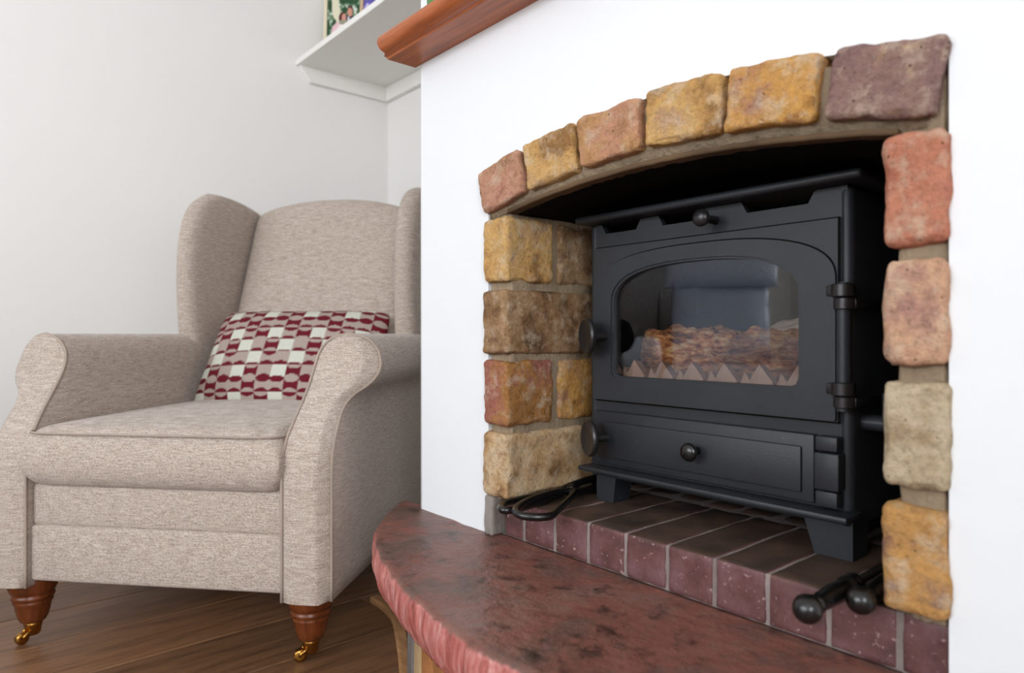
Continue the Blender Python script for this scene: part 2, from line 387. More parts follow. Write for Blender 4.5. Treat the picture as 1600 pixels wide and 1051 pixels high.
# floor: sub-floor plus laminate planks running towards the fireplace wall
fl = struct('floor', box(XL, XR, YR, YB, -.06, -.009), plain('subfloor', hexc(60, 42, 30), .9), 'brown oak laminate floor of long planks')
PW, PL = .19, 1.28
pm = mesh('plank', *rbox(-PW / 2 + .0007, PW / 2 - .0007, -PL / 2 + .0007, PL / 2 - .0007, -.009, 0, .0018, 1), False)
pm.materials.append(M['oak'])
rnd = random.Random(4)
k0 = math.floor((XL + 1.267) / PW)
for k in range(k0, k0 + 23):
    xa = -1.267 + PW * k
    xa0, xa1 = max(xa, XL), min(xa + PW, XR)
    if xa1 - xa0 < .02: continue
    yj = .053 if k == -1 else rnd.uniform(-1.2, .05)
    ys = [yj + PL * q for q in range(-5, 3)]
    for y0 in ys:
        y1 = y0 + PL; a, b = max(y0, YR), min(y1, YB)
        if b - a < .03: continue
        if xa0 > -1.1 and a > -.02: continue
        full = abs((b - a) - PL) < 1e-4 and abs((xa1 - xa0) - PW) < 1e-4
        if full:
            o = bpy.data.objects.new('plank', pm); COL.objects.link(o); o.location = (xa + PW / 2, y0 + PL / 2, 0)
        else:
            mm = mesh('plank', *rbox(-(xa1 - xa0) / 2 + .0006, (xa1 - xa0) / 2 - .0006, -(b - a) / 2 + .0006, (b - a) / 2 - .0006, -.009, 0, .0012, 1), False); mm.materials.append(M['oak'])
            o = bpy.data.objects.new('plank', mm); COL.objects.link(o); o.location = ((xa0 + xa1) / 2, (a + b) / 2, 0)
        o.parent = fl
struct('baseboard_left', rbox(XL, XL + .015, YR, YB, 0, .11, .004), M['white'], 'white skirting board along the side wall')

# chimney breast with arched opening (heights here in the datum, shifted by dz)
CXL = -1.128
def arch_z(x, z_end, rise, x0=-.912, x1=-.218):
    q = (x - (x0 + x1) / 2) / ((x1 - x0) / 2); return z_end + rise * (1 - q * q)
RC = .018
hole = [(-.906, .06), (-.906, .88)] + [(x, arch_z(x, .952, .040)) for x in np.linspace(-.914, -.219, 22)] + [(-.219, .88), (-.219, .06)]
rng = random.Random(2)
outer = [(CXL + RC, .06), (CXL + RC, 2.41), (XR, 2.41), (XR, .06)]
outl = outer + hole[::-1]
front = prism(outl, 0, .2)
corner = [(CXL + RC - RC * math.sin(t), RC - RC * math.cos(t)) for t in np.linspace(0, math.pi / 2, 8)]
cv = [(x, y, z) for z in (.06, 2.41) for x, y in corner + [(CXL, YB), (CXL + .12, YB), (CXL + .12, .2), (CXL + RC, .2)]]
nn = len(cv) // 2
cf = [(i, (i + 1) % nn, (i + 1) % nn + nn, i + nn) for i in range(nn)] + [tuple(range(nn)), tuple(range(nn, 2 * nn))]
struct('wall_chimney', dz(join(front, (cv, cf))), M['plaster'], 'bright white plastered chimney breast around the brick fireplace', True)
bpy.data.objects['wall_chimney'].data.polygons.foreach_set('use_smooth', [abs(p.normal.z) < .1 and abs(p.normal.x) > .05 and abs(p.normal.y) > .05 for p in bpy.data.objects['wall_chimney'].data.polygons])
struct('wall_firebox', dz(join(box(-.87, -.846, .2, .56, .34, 1.35), box(-.272, -.25, .2, .56, .34, 1.35), box(-.87, -.25, .55, .58, .34, 1.35), box(-.87, -.25, .19, .58, 1.33, 1.36), box(-.87, -.25, .19, .215, .97, 1.35))), M['soot'], 'soot blackened inner walls of the fireplace recess')

# ================================================================== FIREPLACE SURROUND
sur = thing('fireplace_surround', (-.56, .05, .345 - .06), 'arched surround of rough yellow and red bricks set in the white chimney', 'fireplace')
def brick(m, mat, parent, label=None):
    o = obj('brick', mesh('brick', *dz(m)), mat, parent)
    if label: o['label'] = label
    return o
xb = [(-.916, -.811), (-.801, -.694), (-.685, -.574), (-.5645, -.4525), (-.4455, -.338), (-.3275, -.221)]
mats = ['pink', 'yellow', 'tanpink', 'yellow', 'ochre', 'purple']
for i, ((a, b), mt) in enumerate(zip(xb, mats)):
    cx = (a + b) / 2; zt = arch_z(cx, .955, .040); slope = -2 * .040 * ((cx + .5675) / .3475) / .3475
    ang = -math.atan(slope)
    brick(rough_box(a, b, -.014, .10, zt - .073, zt, i + 3, 26, .007, .0030, 30, ang), BR[mt], sur)
zc = [(.412, .521), (.531, .640), (.648, .757), (.767, .876)]
for i, (mt, mr) in enumerate([('cream', None), ('redochre', 'ochre'), ('brown', None), ('yellow', 'brown')]):
    a, b = zc[i]; b -= .003
    if mr is None:
        brick(rough_box(-.908, -.845, -.012, .205, a, b, 20 + i, 26, .008, .0032, 28), BR[mt], sur)
    else:
        brick(rough_box(-.908, -.845, -.012, .096, a, b, 20 + i, 26, .008, .0032, 28), BR[mt], sur)
        brick(rough_box(-.906, -.847, .108, .212, a, b, 30 + i, 22, .008, .0032, 28), BR[mr], sur)
for i, mt in enumerate(['ochrebrown', 'buff', 'peach', 'red']):
    a, b = zc[i]; a += (.0, .003, .003, -.002)[i]; b -= .004
    brick(rough_box(-.274, -.217, -.012, .20, a, b, 40 + i, 26, .009, .0032, 26), BR[mt], sur)
def mortar(m, mat='mortar'): return obj('mortar', mesh('mortar', *dz(m)), M[mat], sur)
mortar(rough_box(-.904, -.852, .005, .21, .405, .900, 51, 30, .004, .0035, 70))
mortar(rough_box(-.264, -.222, .004, .20, .405, .905, 52, 30, .004, .0035, 70))
mortar(rough_box(-.9075, -.886, -.009, .03, .345, .411, 53, 10, .004, .0015, 60), 'mortar_grey')
def arch_strip(x0, x1, y0, y1, lo, hi, nx, amp, seed):
    vv, ff = [], []
    nyy = 8
    ring = [(0, t) for t in np.linspace(0, 1, nyy)] + [(1, t) for t in np.linspace(1, 0, nyy)]
    for i in range(nx + 1):
        x = x0 + (x1 - x0) * i / nx; zl, zh = lo(x), hi(x)
        for s, t in ring:
            p = Vector((x, y0 + (y1 - y0) * t, zh if s else zl)); k = noise.noise(p * 60 + Vector((seed, 0, 0))) * amp
            vv.append((p.x, p.y + k, p.z + k))
    m = len(ring)
    for i in range(nx):
        for k in range(m): ff.append((i * m + k, i * m + (k + 1) % m, (i + 1) * m + (k + 1) % m, (i + 1) * m + k))
    ff += [tuple(range(m)), tuple(nx * m + k for k in range(m))]
    return vv, ff
mortar(arch_strip(-.905, -.223, .004, .10, lambda x: arch_z(x, .872, .036), lambda x: arch_z(x, .942, .040), 90, .003, 5))
obj('lintel', mesh('lintel', *dz(arch_strip(-.85, -.262, .014, .19, lambda x: arch_z(x, .866, .036), lambda x: arch_z(x, .90, .036), 40, .0012, 4))), M['soot'], sur)
ab = obj('arch_bar', mesh('arch_bar', *dz(arch_strip(-.85, -.262, -.005, .016, lambda x: arch_z(x, .866, .036), lambda x: arch_z(x, .8725, .036), 60, .0012, 9))), plain('rusty_iron_bar', hexc(92, 72, 52), .85, .1, .3, 60, .7, .002, .45), sur)
ab['label'] = 'rusty curved iron bar under the arch bricks'

# ================================================================== HEARTH
hs = thing('hearth_step', (-.56, .12, .345 - .06), 'low step of dark red bricks under the black stove', 'hearth')
xs = [-.844] + [-.8328 + .0707 * k for k in range(0, 9)] + [-.2225]
ed = [-.8925, -.834] + [-.7625 + .0707 * k for k in range(0, 8)] + [-.221]
for i in range(len(ed) - 1):
    a, b = ed[i] + .002, ed[i + 1] - .002
    if i == 0: a = -.882
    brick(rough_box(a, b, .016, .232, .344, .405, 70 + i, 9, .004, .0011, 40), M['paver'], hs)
for i in range(9):
    a = -.84 + .0633 * i
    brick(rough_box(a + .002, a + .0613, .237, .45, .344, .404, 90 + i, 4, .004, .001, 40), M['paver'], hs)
obj('mortar', mesh('mortar', *dz(rough_box(-.885, -.221, .0185, .46, .335, .4030, 7, 16, .002, .001, 60))), M['joint'], hs)

# red painted slab with bowed front
fc = [(-1.191, .0), (-1.133, -.062), (-1.068, -.119), (-.999, -.163), (-.944, -.190), (-.895, -.209), (-.814, -.233), (-.738, -.251), (-.668, -.264), (-.614, -.271), (-.5645, -.2765)]
fc = fc + [(-1.129 - x, y) for x, y in fc[-2::-1]]
curve = [(p.x, p.y) for p in smooth_path([(x, y, 0) for x, y in fc], 22)]
def slab_mesh(inset, z0, z1, amp=.0016):
    n = len(curve); vv, ff = [], []; J = 40; K = 12
    for i, (x, y) in enumerate(curve):
        s = i / (n - 1); bx = -1.189 + 1.2485 * s
        y = min(y, -.004)
        for j in range(J):
            t = j / (J - 1); p = Vector((bx + (x - bx) * t, .0155 + (y - .0155) * t, z1))
            e = max(0, 1 - (1 - t) * abs(y) / .007); p.z -= .003 * e * e
            w = p * 1
            p.z += (noise.noise(w * 9) * 1.2 + noise.noise(w * 30) * .8) * amp * (1 if t > .03 else 0)
            vv.append(p)
        a, b = Vector(curve[max(i - 1, 0)]), Vector(curve[min(i + 1, n - 1)]); d = (b - a).normalized(); nrm = Vector((d.y, -d.x))
        for k in range(1, K + 1):
            t = k / K; bul = .006 * math.sin(math.pi * t) - .012 * t * t
            w = Vector((x, y, z1 - t * (z1 - z0))); q = noise.noise(w * 25) * .003 + noise.noise(Vector((x * 150, y * 150, w.z * 22))) * .0030
            vv.append((x + nrm.x * (bul + q), min(y + nrm.y * (bul + q), -.001), w.z - .0025))
        vv.append((bx, .0155, z0 - .0025))
    m = J + K + 1
    for i in range(n - 1):
        for k in range(m): ff.append((i * m + k, i * m + (k + 1) % m, (i + 1) * m + (k + 1) % m, (i + 1) * m + k))
    ff += [tuple(range(m)), tuple((n - 1) * m + k for k in range(m))]
    return vv, ff
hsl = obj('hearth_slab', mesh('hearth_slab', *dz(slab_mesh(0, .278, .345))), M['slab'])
tag(hsl, 'bow-fronted red painted concrete hearth slab with worn cracked top', 'hearth')
# plinth of upright stones below the slab
pl = thing('hearth_plinth', (-.56, -.1, 0), 'set-back plinth of upright rough stones carrying the red slab', 'plinth')
ins = []
for i, (x, y) in enumerate(curve):
    a, b = Vector(curve[max(i - 1, 0)]), Vector(curve[min(i + 1, len(curve) - 1)]); d = (b - a).normalized()
    ins.append((x - d.y * .075 if False else x + (-.5645 - x) * .13, y * .74))
core = [(x + (-.5645 - x) * .06, y * .9) for x, y in ins]
core = [(x, min(y, -.003)) for x, y in core]
cvv = [(x, y, z) for z in (0, .212) for x, y in core]; nc = len(core)
obj('core', mesh('core', cvv, [(i, (i + 1) % nc, (i + 1) % nc + nc, i + nc) for i in range(nc)] + [tuple(range(nc)), tuple(range(nc, 2 * nc))], False), M['mortar'], pl)
L = [0]
for a, b in zip(ins, ins[1:]): L.append(L[-1] + math.dist(a, b))
def at_len(s):
    for i in range(len(L) - 1):
        if L[i + 1] >= s: t = (s - L[i]) / (L[i + 1] - L[i]); a, b = Vector(ins[i]), Vector(ins[i + 1]); return a + (b - a) * t, (b - a).normalized()
    return Vector(ins[-1]), Vector((1, 0))
s = .04; i = 0
stone_ms = [mesh('stone', *rough_box(-.026, .026, -.02, .02, 0, .21, 200 + q, 6, .008, .003, 30)) for q in range(3)]
for q, k in enumerate(('stone_a', 'stone_b', 'stone_c')): stone_ms[q].materials.append(M[k])
while s < L[-1] - .04:
    p, d = at_len(s); o = bpy.data.objects.new('stone', stone_ms[(i * 2 + i // 3) % 3]); COL.objects.link(o); o.parent = pl; o.matrix_parent_inverse = WM[pl.name].inverted()
    o.location = (p.x, p.y + .012, 0); o.rotation_euler = (0, 0, math.atan2(d.y, d.x)); s += .055; i += 1
# oak edging strip on the floor beside the plinth
tp = smooth_path([(-1.42, .058, 0), (-1.375, .056, 0), (-1.325, .048, 0), (-1.262, .026, 0), (-1.085, -.066, 0), (-.98, -.135, 0), (-.85, -.195, 0), (-.70, -.23, 0)], 6)
tv, tf = [], []
for i, p in enumerate(tp):
    d = (tp[min(i + 1, len(tp) - 1)] - tp[max(i - 1, 0)]).normalized(); nrm = Vector((-d.y, d.x, 0))
    for o_, z_ in ((0, 0), (0, .009), (.004, .013), (.02, .013), (.024, .009), (.024, 0)): tv.append((p + nrm * o_) + Vector((0, 0, z_)))
for i in range(len(tp) - 1):
    for k in range(6): tf.append((i * 6 + k, i * 6 + (k + 1) % 6, (i + 1) * 6 + (k + 1) % 6, (i + 1) * 6 + k))
tf += [tuple(range(6)), tuple((len(tp) - 1) * 6 + k for k in range(6))]
tag(obj('trim_1', mesh('trim_1', tv, tf, False), M['trim']), 'pale oak edging strip on the floor where planks meet the hearth', 'trim', kind='structure')

# ================================================================== STOVE
st = thing('wood_stove', (-.573, .26, .405 - .06), 'black cast iron wood-burning stove with arched glass door', 'stove')
I = M['iron']
def sp(name, m, mat=I, parent=st, smooth=False, label=None):
    me = mesh(name, *dz(m), smooth); o = obj(name, me, mat, parent)
    if label: o['label'] = label
    return o
def shade_auto(o, ang=35):
    me = o.data; me.polygons.foreach_set('use_smooth', [True] * len(me.polygons)); me.set_sharp_from_angle(angle=R(ang)); return o
# body shell: sides, back, top, bottom, front frame with notched air slots along its top edge
notch = [(-.781, .862)]
for a, b in ((-.755, -.692), (-.640, -.575), (-.560, -.555), (-.500, -.415)):
    if b - a < .02: continue
    notch += [(a - .009, .862), (a, .846), (b, .846), (b + .009, .862)]
notch += [(-.366, .862), (-.366, .45), (-.781, .45)]
win = [(-.745, .596), (-.405, .596), (-.405, .806), (-.745, .806)]
body = join(rbox(-.787, -.775, .126, .43, .445, .862, .004), rbox(-.378, -.36, .126, .43, .445, .862, .0085, 3), rbox(-.787, -.36, .42, .43, .445, .862, .003), rbox(-.785, -.362, .20, .43, .852, .862, .003), rbox(-.785, -.362, .13, .43, .445, .455, .003), prism(notch, .127, .137, [win]), box(-.775, -.378, .137, .42, .575, .585))
shade_auto(sp('body', body))
sp('liner', join(box(-.774, -.768, .14, .41, .585, .85), box(-.385, -.379, .14, .41, .585, .85), box(-.774, -.379, .40, .415, .585, .85)), M['soot'])
shade_auto(sp('top_plate', rbox(-.800, -.338, .098, .44, .863, .875, .005, 3)))
fx = -.573
shade_auto(sp('flue_pipe', lathe([(0, .075), (.02, .075), (.022, .062), (.47, .062)], (fx, .31, .875), seg=36)))
# lip and feet
shade_auto(sp('ash_lip', rbox(-.786, -.352, .092, .14, .458, .466, .003)))
for x0, x1, tx in ((-.778, -.735, -.742), (-.425, -.361, -.408)):
    for y0 in (.13, .38):
        a, b = (x0, tx) if x0 < -.6 else (tx, x1)
        v = [(x0, y0, .458), (x1, y0, .458), (x1, y0 + .045, .458), (x0, y0 + .045, .458), (a, y0, .405), (b, y0, .405), (b, y0 + .04, .405), (a, y0 + .04, .405)]
        sp('foot', (v, [(0, 1, 2, 3), (4, 5, 6, 7), (0, 1, 5, 4), (1, 2, 6, 5), (2, 3, 7, 6), (3, 0, 4, 7)]))
# glazed door
DX0, DX1, DZ0, DZ1 = -.773, -.374, .574, .822
dcx = -.5755
def arch(x0, x1, zb, zs, rise, p, n=40, rc=.012):
    a = (x1 - x0) / 2; c = (x0 + x1) / 2
    pts = [(x0 + rc, zb), (x1 - rc, zb), (x1 - rc * .3, zb + rc * .3), (x1, zb + rc)]
    for i in range(n + 1):
        t = math.pi * i / n; q = math.cos(t); pts.append((c + a * (abs(q) ** .8) * (1 if q >= 0 else -1), zs + rise * (math.sin(t) ** p)))
    pts += [(x0, zb + rc), (x0 + rc * .3, zb + rc * .3)]
    return pts
wpoly = arch(-.733, -.418, .611, .728, .062, .75)
rect = [(DX0, DZ0), (DX1, DZ0), (DX1, DZ1), (DX0, DZ1)]
opoly = arch(DX0 + .001, DX1 - .001, DZ0 + .001, .745, .066, .75, rc=.003)
rim = [(dcx + (x - dcx) * .975, .695 + (z - .695) * .965) for x, z in wpoly]
door = join(prism(rect, .1185, .127, [wpoly]), prism(opoly, .114, .119, [wpoly]), prism(wpoly, .1165, .127, [rim]))
dr = sp('door', door)
shade_auto(dr, 30)
sp('glass', prism(rim, .1225, .1255), M['stove_glass'], dr, label='arched glass pane reflecting the room')
big = [(x, .6 + (z - .6) * 1.0105) for x, z in opoly]
sp('arch_groove_shade', prism([p for p in big], .1176, .1186, [opoly]), M['soot'], dr)  # thin black strip painting in the shade of the incised arch line
for zz in (DZ1, DZ0 - .0022): sp('door_shadow_strip', box(DX0, DX1, .1225, .1275, zz, zz + .0022), M['soot'], dr)  # dark strips that paint the shadow line along the door's top and bottom
def handle(c, parent):
    ax = Vector((-.42, -.91, .0)).normalized(); c = Vector(c)
    shade_auto(sp('handle', join(lathe([(-.006, .006), (-.004, .024), (0, .029), (.004, .0295), (.007, .027), (.0045, .020), (.003, .008), (.0035, .0)], c, ax, 32),
        lathe([(0, .010), (.012, .007), (.034, .0065)], c, -ax, 16)), M['worn_iron'], parent, label='round dished iron handle'), 40)
handle((-.757, .088, .678), dr)
# hinge pin and knuckles
shade_auto(sp('hinge_pin', lathe([(0, .0085), (.155, .0085)], (-.3665, .118, .588), (0, 0, 1), 18), I, dr))
for z in (.7245, .606):
    shade_auto(sp('hinge', join(lathe([(0, .012), (.001, .0135), (.015, .0135), (.016, .012)], (-.3665, .116, z + .001), (0, 0, 1), 20), rbox(-.386, -.3665, .112, .124, z + .002, z + .016, .002)), M['worn_iron'], dr))
    shade_auto(sp('hinge_bracket', join(lathe([(0, .011), (.001, .0125), (.013, .0125), (.014, .011)], (-.3655, .118, z - .014), (0, 0, 1), 20), rbox(-.3655, -.352, .118, .21, z - .013, z - .001, .002)), M['worn_iron']))
# ash door
ad = sp('ash_door', join(rbox(-.772, -.402, .116, .13, .470, .556, .003), rbox(-.746, -.417, .1115, .118, .482, .540, .002)))
shade_auto(ad)
for z0, z1, xo in ((.470, .489, 0), (.491, .536, .003), (.538, .556, 0)):
    shade_auto(sp('hinge', rbox(-.398, -.371 + xo, .110 - xo, .132, z0, z1, .002), I, ad))
sp('knob', lathe([(-.02, .006), (0, .006), (.001, .011), (.006, .0135), (.010, .012), (.013, .006), (.0135, 0)], (-.569, .098, .515), (0, -1, 0), 24), M['black_iron'], ad, True)
handle((-.752, .088, .514), ad)
kn = sp('air_knob', lathe([(-.03, .006), (0, .006), (.001, .011), (.006, .0125), (.010, .0115), (.013, .006), (.0138, 0)], (-.549, .098, .842), (0, -1, 0), 24), M['worn_iron'], st, True)
# riddling rod socket on the right flank
sp('side_lever', join(lathe([(0, .010), (.034, .010), (.035, .008)], (-.361, .16, .572), (1, 0, 0), 18), rbox(-.336, -.328, .150, .176, .566, .61, .002)), I, st)
# toothed fire bars behind the glass
def tooth(w, h):
    return mesh('fire_bar', [(-w, -.006, 0), (w, -.006, 0), (w, -.006, h * .55), (0, -.01, h), (-w, -.006, h * .55), (-w, .012, 0), (w, .012, 0), (w, .012, h * .5), (0, .008, h * .95), (-w, .012, h * .5), (0, -.013, 0), (0, -.013, h * .6)],
        [(0, 10, 11, 4), (10, 1, 2, 11), (4, 11, 3), (11, 2, 3), (5, 9, 8, 7, 6), (0, 4, 9, 5), (4, 3, 8, 9), (3, 2, 7, 8), (2, 1, 6, 7), (0, 5, 6, 1, 10)], False)
tb, ts = tooth(.0175, .054), tooth(.011, .042)
for m_ in (tb, ts): m_.materials.append(M['firebar'])
for i in range(8):
    for m_, o_ in ((tb, 0), (ts, .029)):
        x = -.763 + i * .0545 + o_
        if x > -.395: continue
        o = bpy.data.objects.new('fire_bar', m_); COL.objects.link(o); o.parent = st; o.matrix_parent_inverse = WM[st.name].inverted(); o.location = (x, .152 + (.006 if o_ else 0), .586 - .06)

# logs in the stove
def log(p0, p1, r, seed, amp, ns=44, nr=36, flat=0):
    p0, p1 = Vector(p0), Vector(p1); a, u, w = frame_of(p1 - p0); Ln = (p1 - p0).length; v, f = [], []
    for i in range(ns + 1):
        t = i / ns
        for k in range(nr):
            q = 2 * math.pi * k / nr; d = u * math.cos(q) + w * math.sin(q)
            s = Vector((t * Ln * 12, math.cos(q) * 1.4 + seed, math.sin(q) * 1.4))
            rr = r * (1 + amp * (noise.noise(s) * .6 + abs(noise.noise(s * 2.3)) * .6 + .35 * noise.noise(Vector((s.x * .5, s.y * 5, s.z * 5)))))
            rr += r * amp * .22 * noise.noise(Vector((s.x * 1.5, s.y * 9, s.z * 9)))
            rr *= min(1, .8 + 4 * min(t, 1 - t))
            v.append(p0 + a * (t * Ln + noise.noise(d * 3 + Vector((seed, 0, t))) * .008) + d * rr)
    for i in range(ns):
        for k in range(nr): f.append((i * nr + k, i * nr + (k + 1) % nr, (i + 1) * nr + (k + 1) % nr, (i + 1) * nr + k))
    f += [tuple(range(nr)), tuple(ns * nr + k for k in range(nr))]
    return v, f
def put_log(m, mat, label):
    v = dz(m); lo = min(p[2] for p in v[0]); c = sum((Vector(p) for p in v[0]), Vector()) / len(v[0])
    me = mesh('firewood_log', [(p[0] - c.x, p[1] - c.y, p[2] - c.z) for p in v[0]], v[1]); o = obj('firewood_log', me, mat); o.location = c
    return tag(o, label, 'log', 'logs inside the stove')
put_log(log((-.742, .225, .632), (-.392, .230, .640), .040, 3, .95, 100, 72), M['log'], 'big gnarled brown split log in front inside the stove')
put_log(log((-.60, .325, .655), (-.43, .33, .695), .032, 8, .4, 60, 48), M['log_grey'], 'ash-grey topped log lying behind the big gnarled log')
put_log(rough_box(-.76, -.655, .30, .37, .586, .690, 14, 10, .008, .006, 30), M['log_dark'], 'dark square-cut log block at the left back of the stove')

# fire tongs lying by the left jamb
tg = thing('fire_tongs', (-.81, .08, .405 - .06), 'black iron fire tongs with loop handles lying beside the stove', 'tongs')
BI = M['black_iron']
zt_ = .4115
lA = smooth_path([(-.806, -.052, zt_), (-.834, -.026, zt_), (-.8385, .02, zt_), (-.836, .06, zt_), (-.828, .098, zt_ + .002), (-.815, .075, zt_ + .002), (-.806, .03, zt_), (-.797, -.03, zt_)], 5, True)
lB = smooth_path([(-.770, -.056, zt_ + .004), (-.792, -.028, zt_ + .006), (-.806, .02, zt_ + .008), (-.812, .08, zt_ + .008), (-.80, .098, zt_ + .006), (-.776, .062, zt_ + .004), (-.744, .006, zt_ + .003), (-.728, -.026, zt_ + .002), (-.745, -.052, zt_ + .002)], 5, True)
sp('handle', tube(lA, .006, 8, True), BI, tg, True); sp('handle', tube(lB, .006, 8, True), BI, tg, True)
sp('arm', tube(smooth_path([(-.826, .09, zt_ + .004), (-.829, .13, zt_ + .01), (-.833, .2, zt_ + .012), (-.83, .33, zt_ + .003)], 6), .0065, 8), BI, tg, True)
sp('arm', tube(smooth_path([(-.80, .09, zt_ + .006), (-.808, .13, zt_ + .002), (-.815, .2, zt_ + .002), (-.82, .33, zt_ + .002)], 6), .0065, 8), BI, tg, True)
sp('rivet', lathe([(0, .009), (.014, .009), (.018, .004)], (-.812, .105, zt_ - .002), (0, 0, 1), 12), BI, tg, True)
# two companion tools on the right of the step
def tool(p0, p1, label):
    p0, p1 = Vector(p0), Vector(p1); d = (p1 - p0).normalized(); Ln = (p1 - p0).length
    t = thing('fire_poker', (p0.x, p0.y, .405 - .06), label, 'poker', 'black fire irons on the step')
    ball = [(.014 - .014 * math.cos(q), .014 * math.sin(q)) for q in np.linspace(0, math.pi * .86, 12)]
    sp('handle', lathe(ball + [(.029, .0075), (.032, .0098), (.036, .0075), (.045, .0092), (.075, .0105), (.098, .0095), (.101, .0075), (.105, .0115), (.110, .0115), (.113, .0075), (.118, .011), (.124, .011), (.128, .005)], p0, d, 22), BI, t, True)
    sp('shaft', lathe([(.124, .0048), (Ln, .0048)], p0, d, 10), BI, t, True)
tool((-.312, -.097, .419), (-.325, .33, .411), 'black iron poker nearer the stove, ball handle over the step edge')
tool((-.2885, -.036, .419), (-.297, .36, .411), 'black iron poker tucked against the right brick jamb')

# ================================================================== MANTEL, SHELF AND WHAT STANDS ON THEM
mt_ = thing('mantel_shelf', (-.55, -.04, 1.2 - .06), 'orange-brown varnished wooden mantel shelf on the white chimney', 'mantel')
prof = [(0, 1.2), (-.062, 1.2), (-.064, 1.203), (-.069, 1.2035), (-.0735, 1.206)] + [(-.072 - .018 * math.cos(q), 1.2225 - .0165 * math.sin(q)) for q in np.linspace(math.pi / 2 * .9, -math.pi / 2, 10)] + [(0, 1.239)]
def ext_x(prof, x0, x1, ch=.0):
    n = len(prof); v = [(x0 + (ch if p[0] < -.07 else 0), p[0], p[1]) for p in prof] + [(x1 - (ch if p[0] < -.07 else 0), p[0], p[1]) for p in prof]
    return v, [(i, (i + 1) % n, (i + 1) % n + n, i + n) for i in range(n)] + [tuple(range(n)), tuple(range(n, 2 * n))]
o = obj('board', mesh('board', *dz(ext_x(prof, -1.134, .02, .010)), True), M['mantel'], mt_); o.data.set_sharp_from_angle(angle=R(30))
tag(obj('jar', mesh('jar', *dz(lathe([(0, .026), (.004, .030), (.06, .033), (.085, .027), (.09, .024), (.09, .02), (.01, .018)], (-.985, -.035, 1.239), (0, 0, 1), 28))), M['green_glaze']), 'small green glazed jar standing on the wooden mantel', 'jar')
sh = thing('wall_shelf', (-1.75, .46, 1.59 - .06), 'white painted alcove shelf on wooden battens', 'shelf')
obj('board', mesh('board', *dz(rbox(XL + .001, CXL - .001, .275, YB - .001, 1.642, 1.662, .002)), False), M['white'], sh)
v = [(XL + .001, .325, 1.589), (XL + .02, .325, 1.589), (XL + .02, .285, 1.642), (XL + .001, .285, 1.642)]
v = v + [(x, YB - .001, z) for x, y, z in v]
obj('batten', mesh('batten', *dz((v, [(0, 1, 2, 3), (4, 5, 6, 7), (0, 1, 5, 4), (1, 2, 6, 5), (2, 3, 7, 6), (3, 0, 4, 7)])), False), M['white'], sh)
obj('batten', mesh('batten', *dz(rbox(XL + .021, CXL - .001, YB - .02, YB - .001, 1.589, 1.642, .002)), False), M['white'], sh)

def picture(loc, rz, w, h, fm, label, paint):
    t = thing('picture_frame', loc, label, 'picture', 'framed photographs on the white shelf', rz)
    b = .012; tl = R(-6)
    def tilt(m): return [(x, y * math.cos(tl) - z * math.sin(tl), y * math.sin(tl) + z * math.cos(tl)) for x, y, z in m[0]], m[1]
    fr = join(rbox(-w / 2, w / 2, -.009, .009, 0, b, .002), rbox(-w / 2, w / 2, -.009, .009, h - b, h, .002), rbox(-w / 2, -w / 2 + b, -.009, .009, b, h - b, .002), rbox(w / 2 - b, w / 2, -.009, .009, b, h - b, .002))
    obj('frame', mesh('frame', *tilt(fr), False), fm, t, False)
    nu, nv = 60, 90; iw, ih = w - 2 * b, h - 2 * b
    me = mesh('photograph', *tilt(grid(nu, nv, lambda a, c: (-iw / 2 + a * iw, -.002, b + c * ih))), False)
    ca = me.color_attributes.new('Col', 'FLOAT_COLOR', 'POINT')
    for j in range(nv + 1):
        for i in range(nu + 1): ca.data[j * (nu + 1) + i].color = paint(i / nu, j / nv)
    obj('photograph', me, M['print'], t, False)
    obj('backing', mesh('backing', *tilt(box(-iw / 2, iw / 2, 0, .006, b, b + ih)), False), M['frame_back'], t, False)
    lo = [(-.02, .008, h * .6), (.02, .008, h * .6), (.03, .075, .001), (-.03, .075, .001)]
    obj('easel_stand', mesh('easel_stand', lo + [(x, y + .003, z) for x, y, z in lo], [(0, 1, 2, 3), (4, 5, 6, 7), (0, 1, 5, 4), (1, 2, 6, 5), (2, 3, 7, 6), (3, 0, 4, 7)], False), M['frame_back'], t, False)
def el(a, c, x, y, rx, ry): return ((a - x) / rx) ** 2 + ((c - y) / ry) ** 2 < 1
def paint1(a, c):
    # flat print: a couple in wedding clothes before foliage, kept as simple blots of colour
    n = noise.noise(Vector((a * 7, c * 10, 2))) + .5 * noise.noise(Vector((a * 18, c * 24, 5)))
    col = hexc(52, 82, 56) if n < .0 else (hexc(120, 145, 118) if n < .35 else hexc(205, 212, 200))
    if el(a, c, .22, .90, .1, .26) or el(a, c, .30, .72, .07, .15): col = hexc(222, 216, 190)
    if el(a, c, .62, .50, .19, .24) and a > .44: col = hexc(58, 60, 78)
    if el(a, c, .60, .60, .035, .09): col = hexc(225, 225, 230)
    if el(a, c, .34, .40, .22, .20) : col = hexc(228, 190, 196)
    if el(a, c, .41, .47, .12, .10): col = hexc(240, 222, 218)
    if el(a, c, .43, .665, .105, .105): col = hexc(84, 40, 42)
    if el(a, c, .47, .665, .062, .075): col = hexc(208, 150, 132)
    if el(a, c, .64, .79, .09, .09): col = hexc(62, 42, 38)
    if el(a, c, .635, .765, .07, .075): col = hexc(204, 148, 126)
    if c < .33 and el(a, c, .45, .31, .16, .05): col = hexc(70, 70, 72)
    return col
def paint2(a, c):
    n = noise.noise(Vector((a * 6, c * 7, 9))) + .5 * noise.noise(Vector((a * 15, c * 15, 3)))
    return hexc(92, 84, 165) if n < -.1 else (hexc(150, 140, 205) if n < .2 else hexc(226, 220, 238))
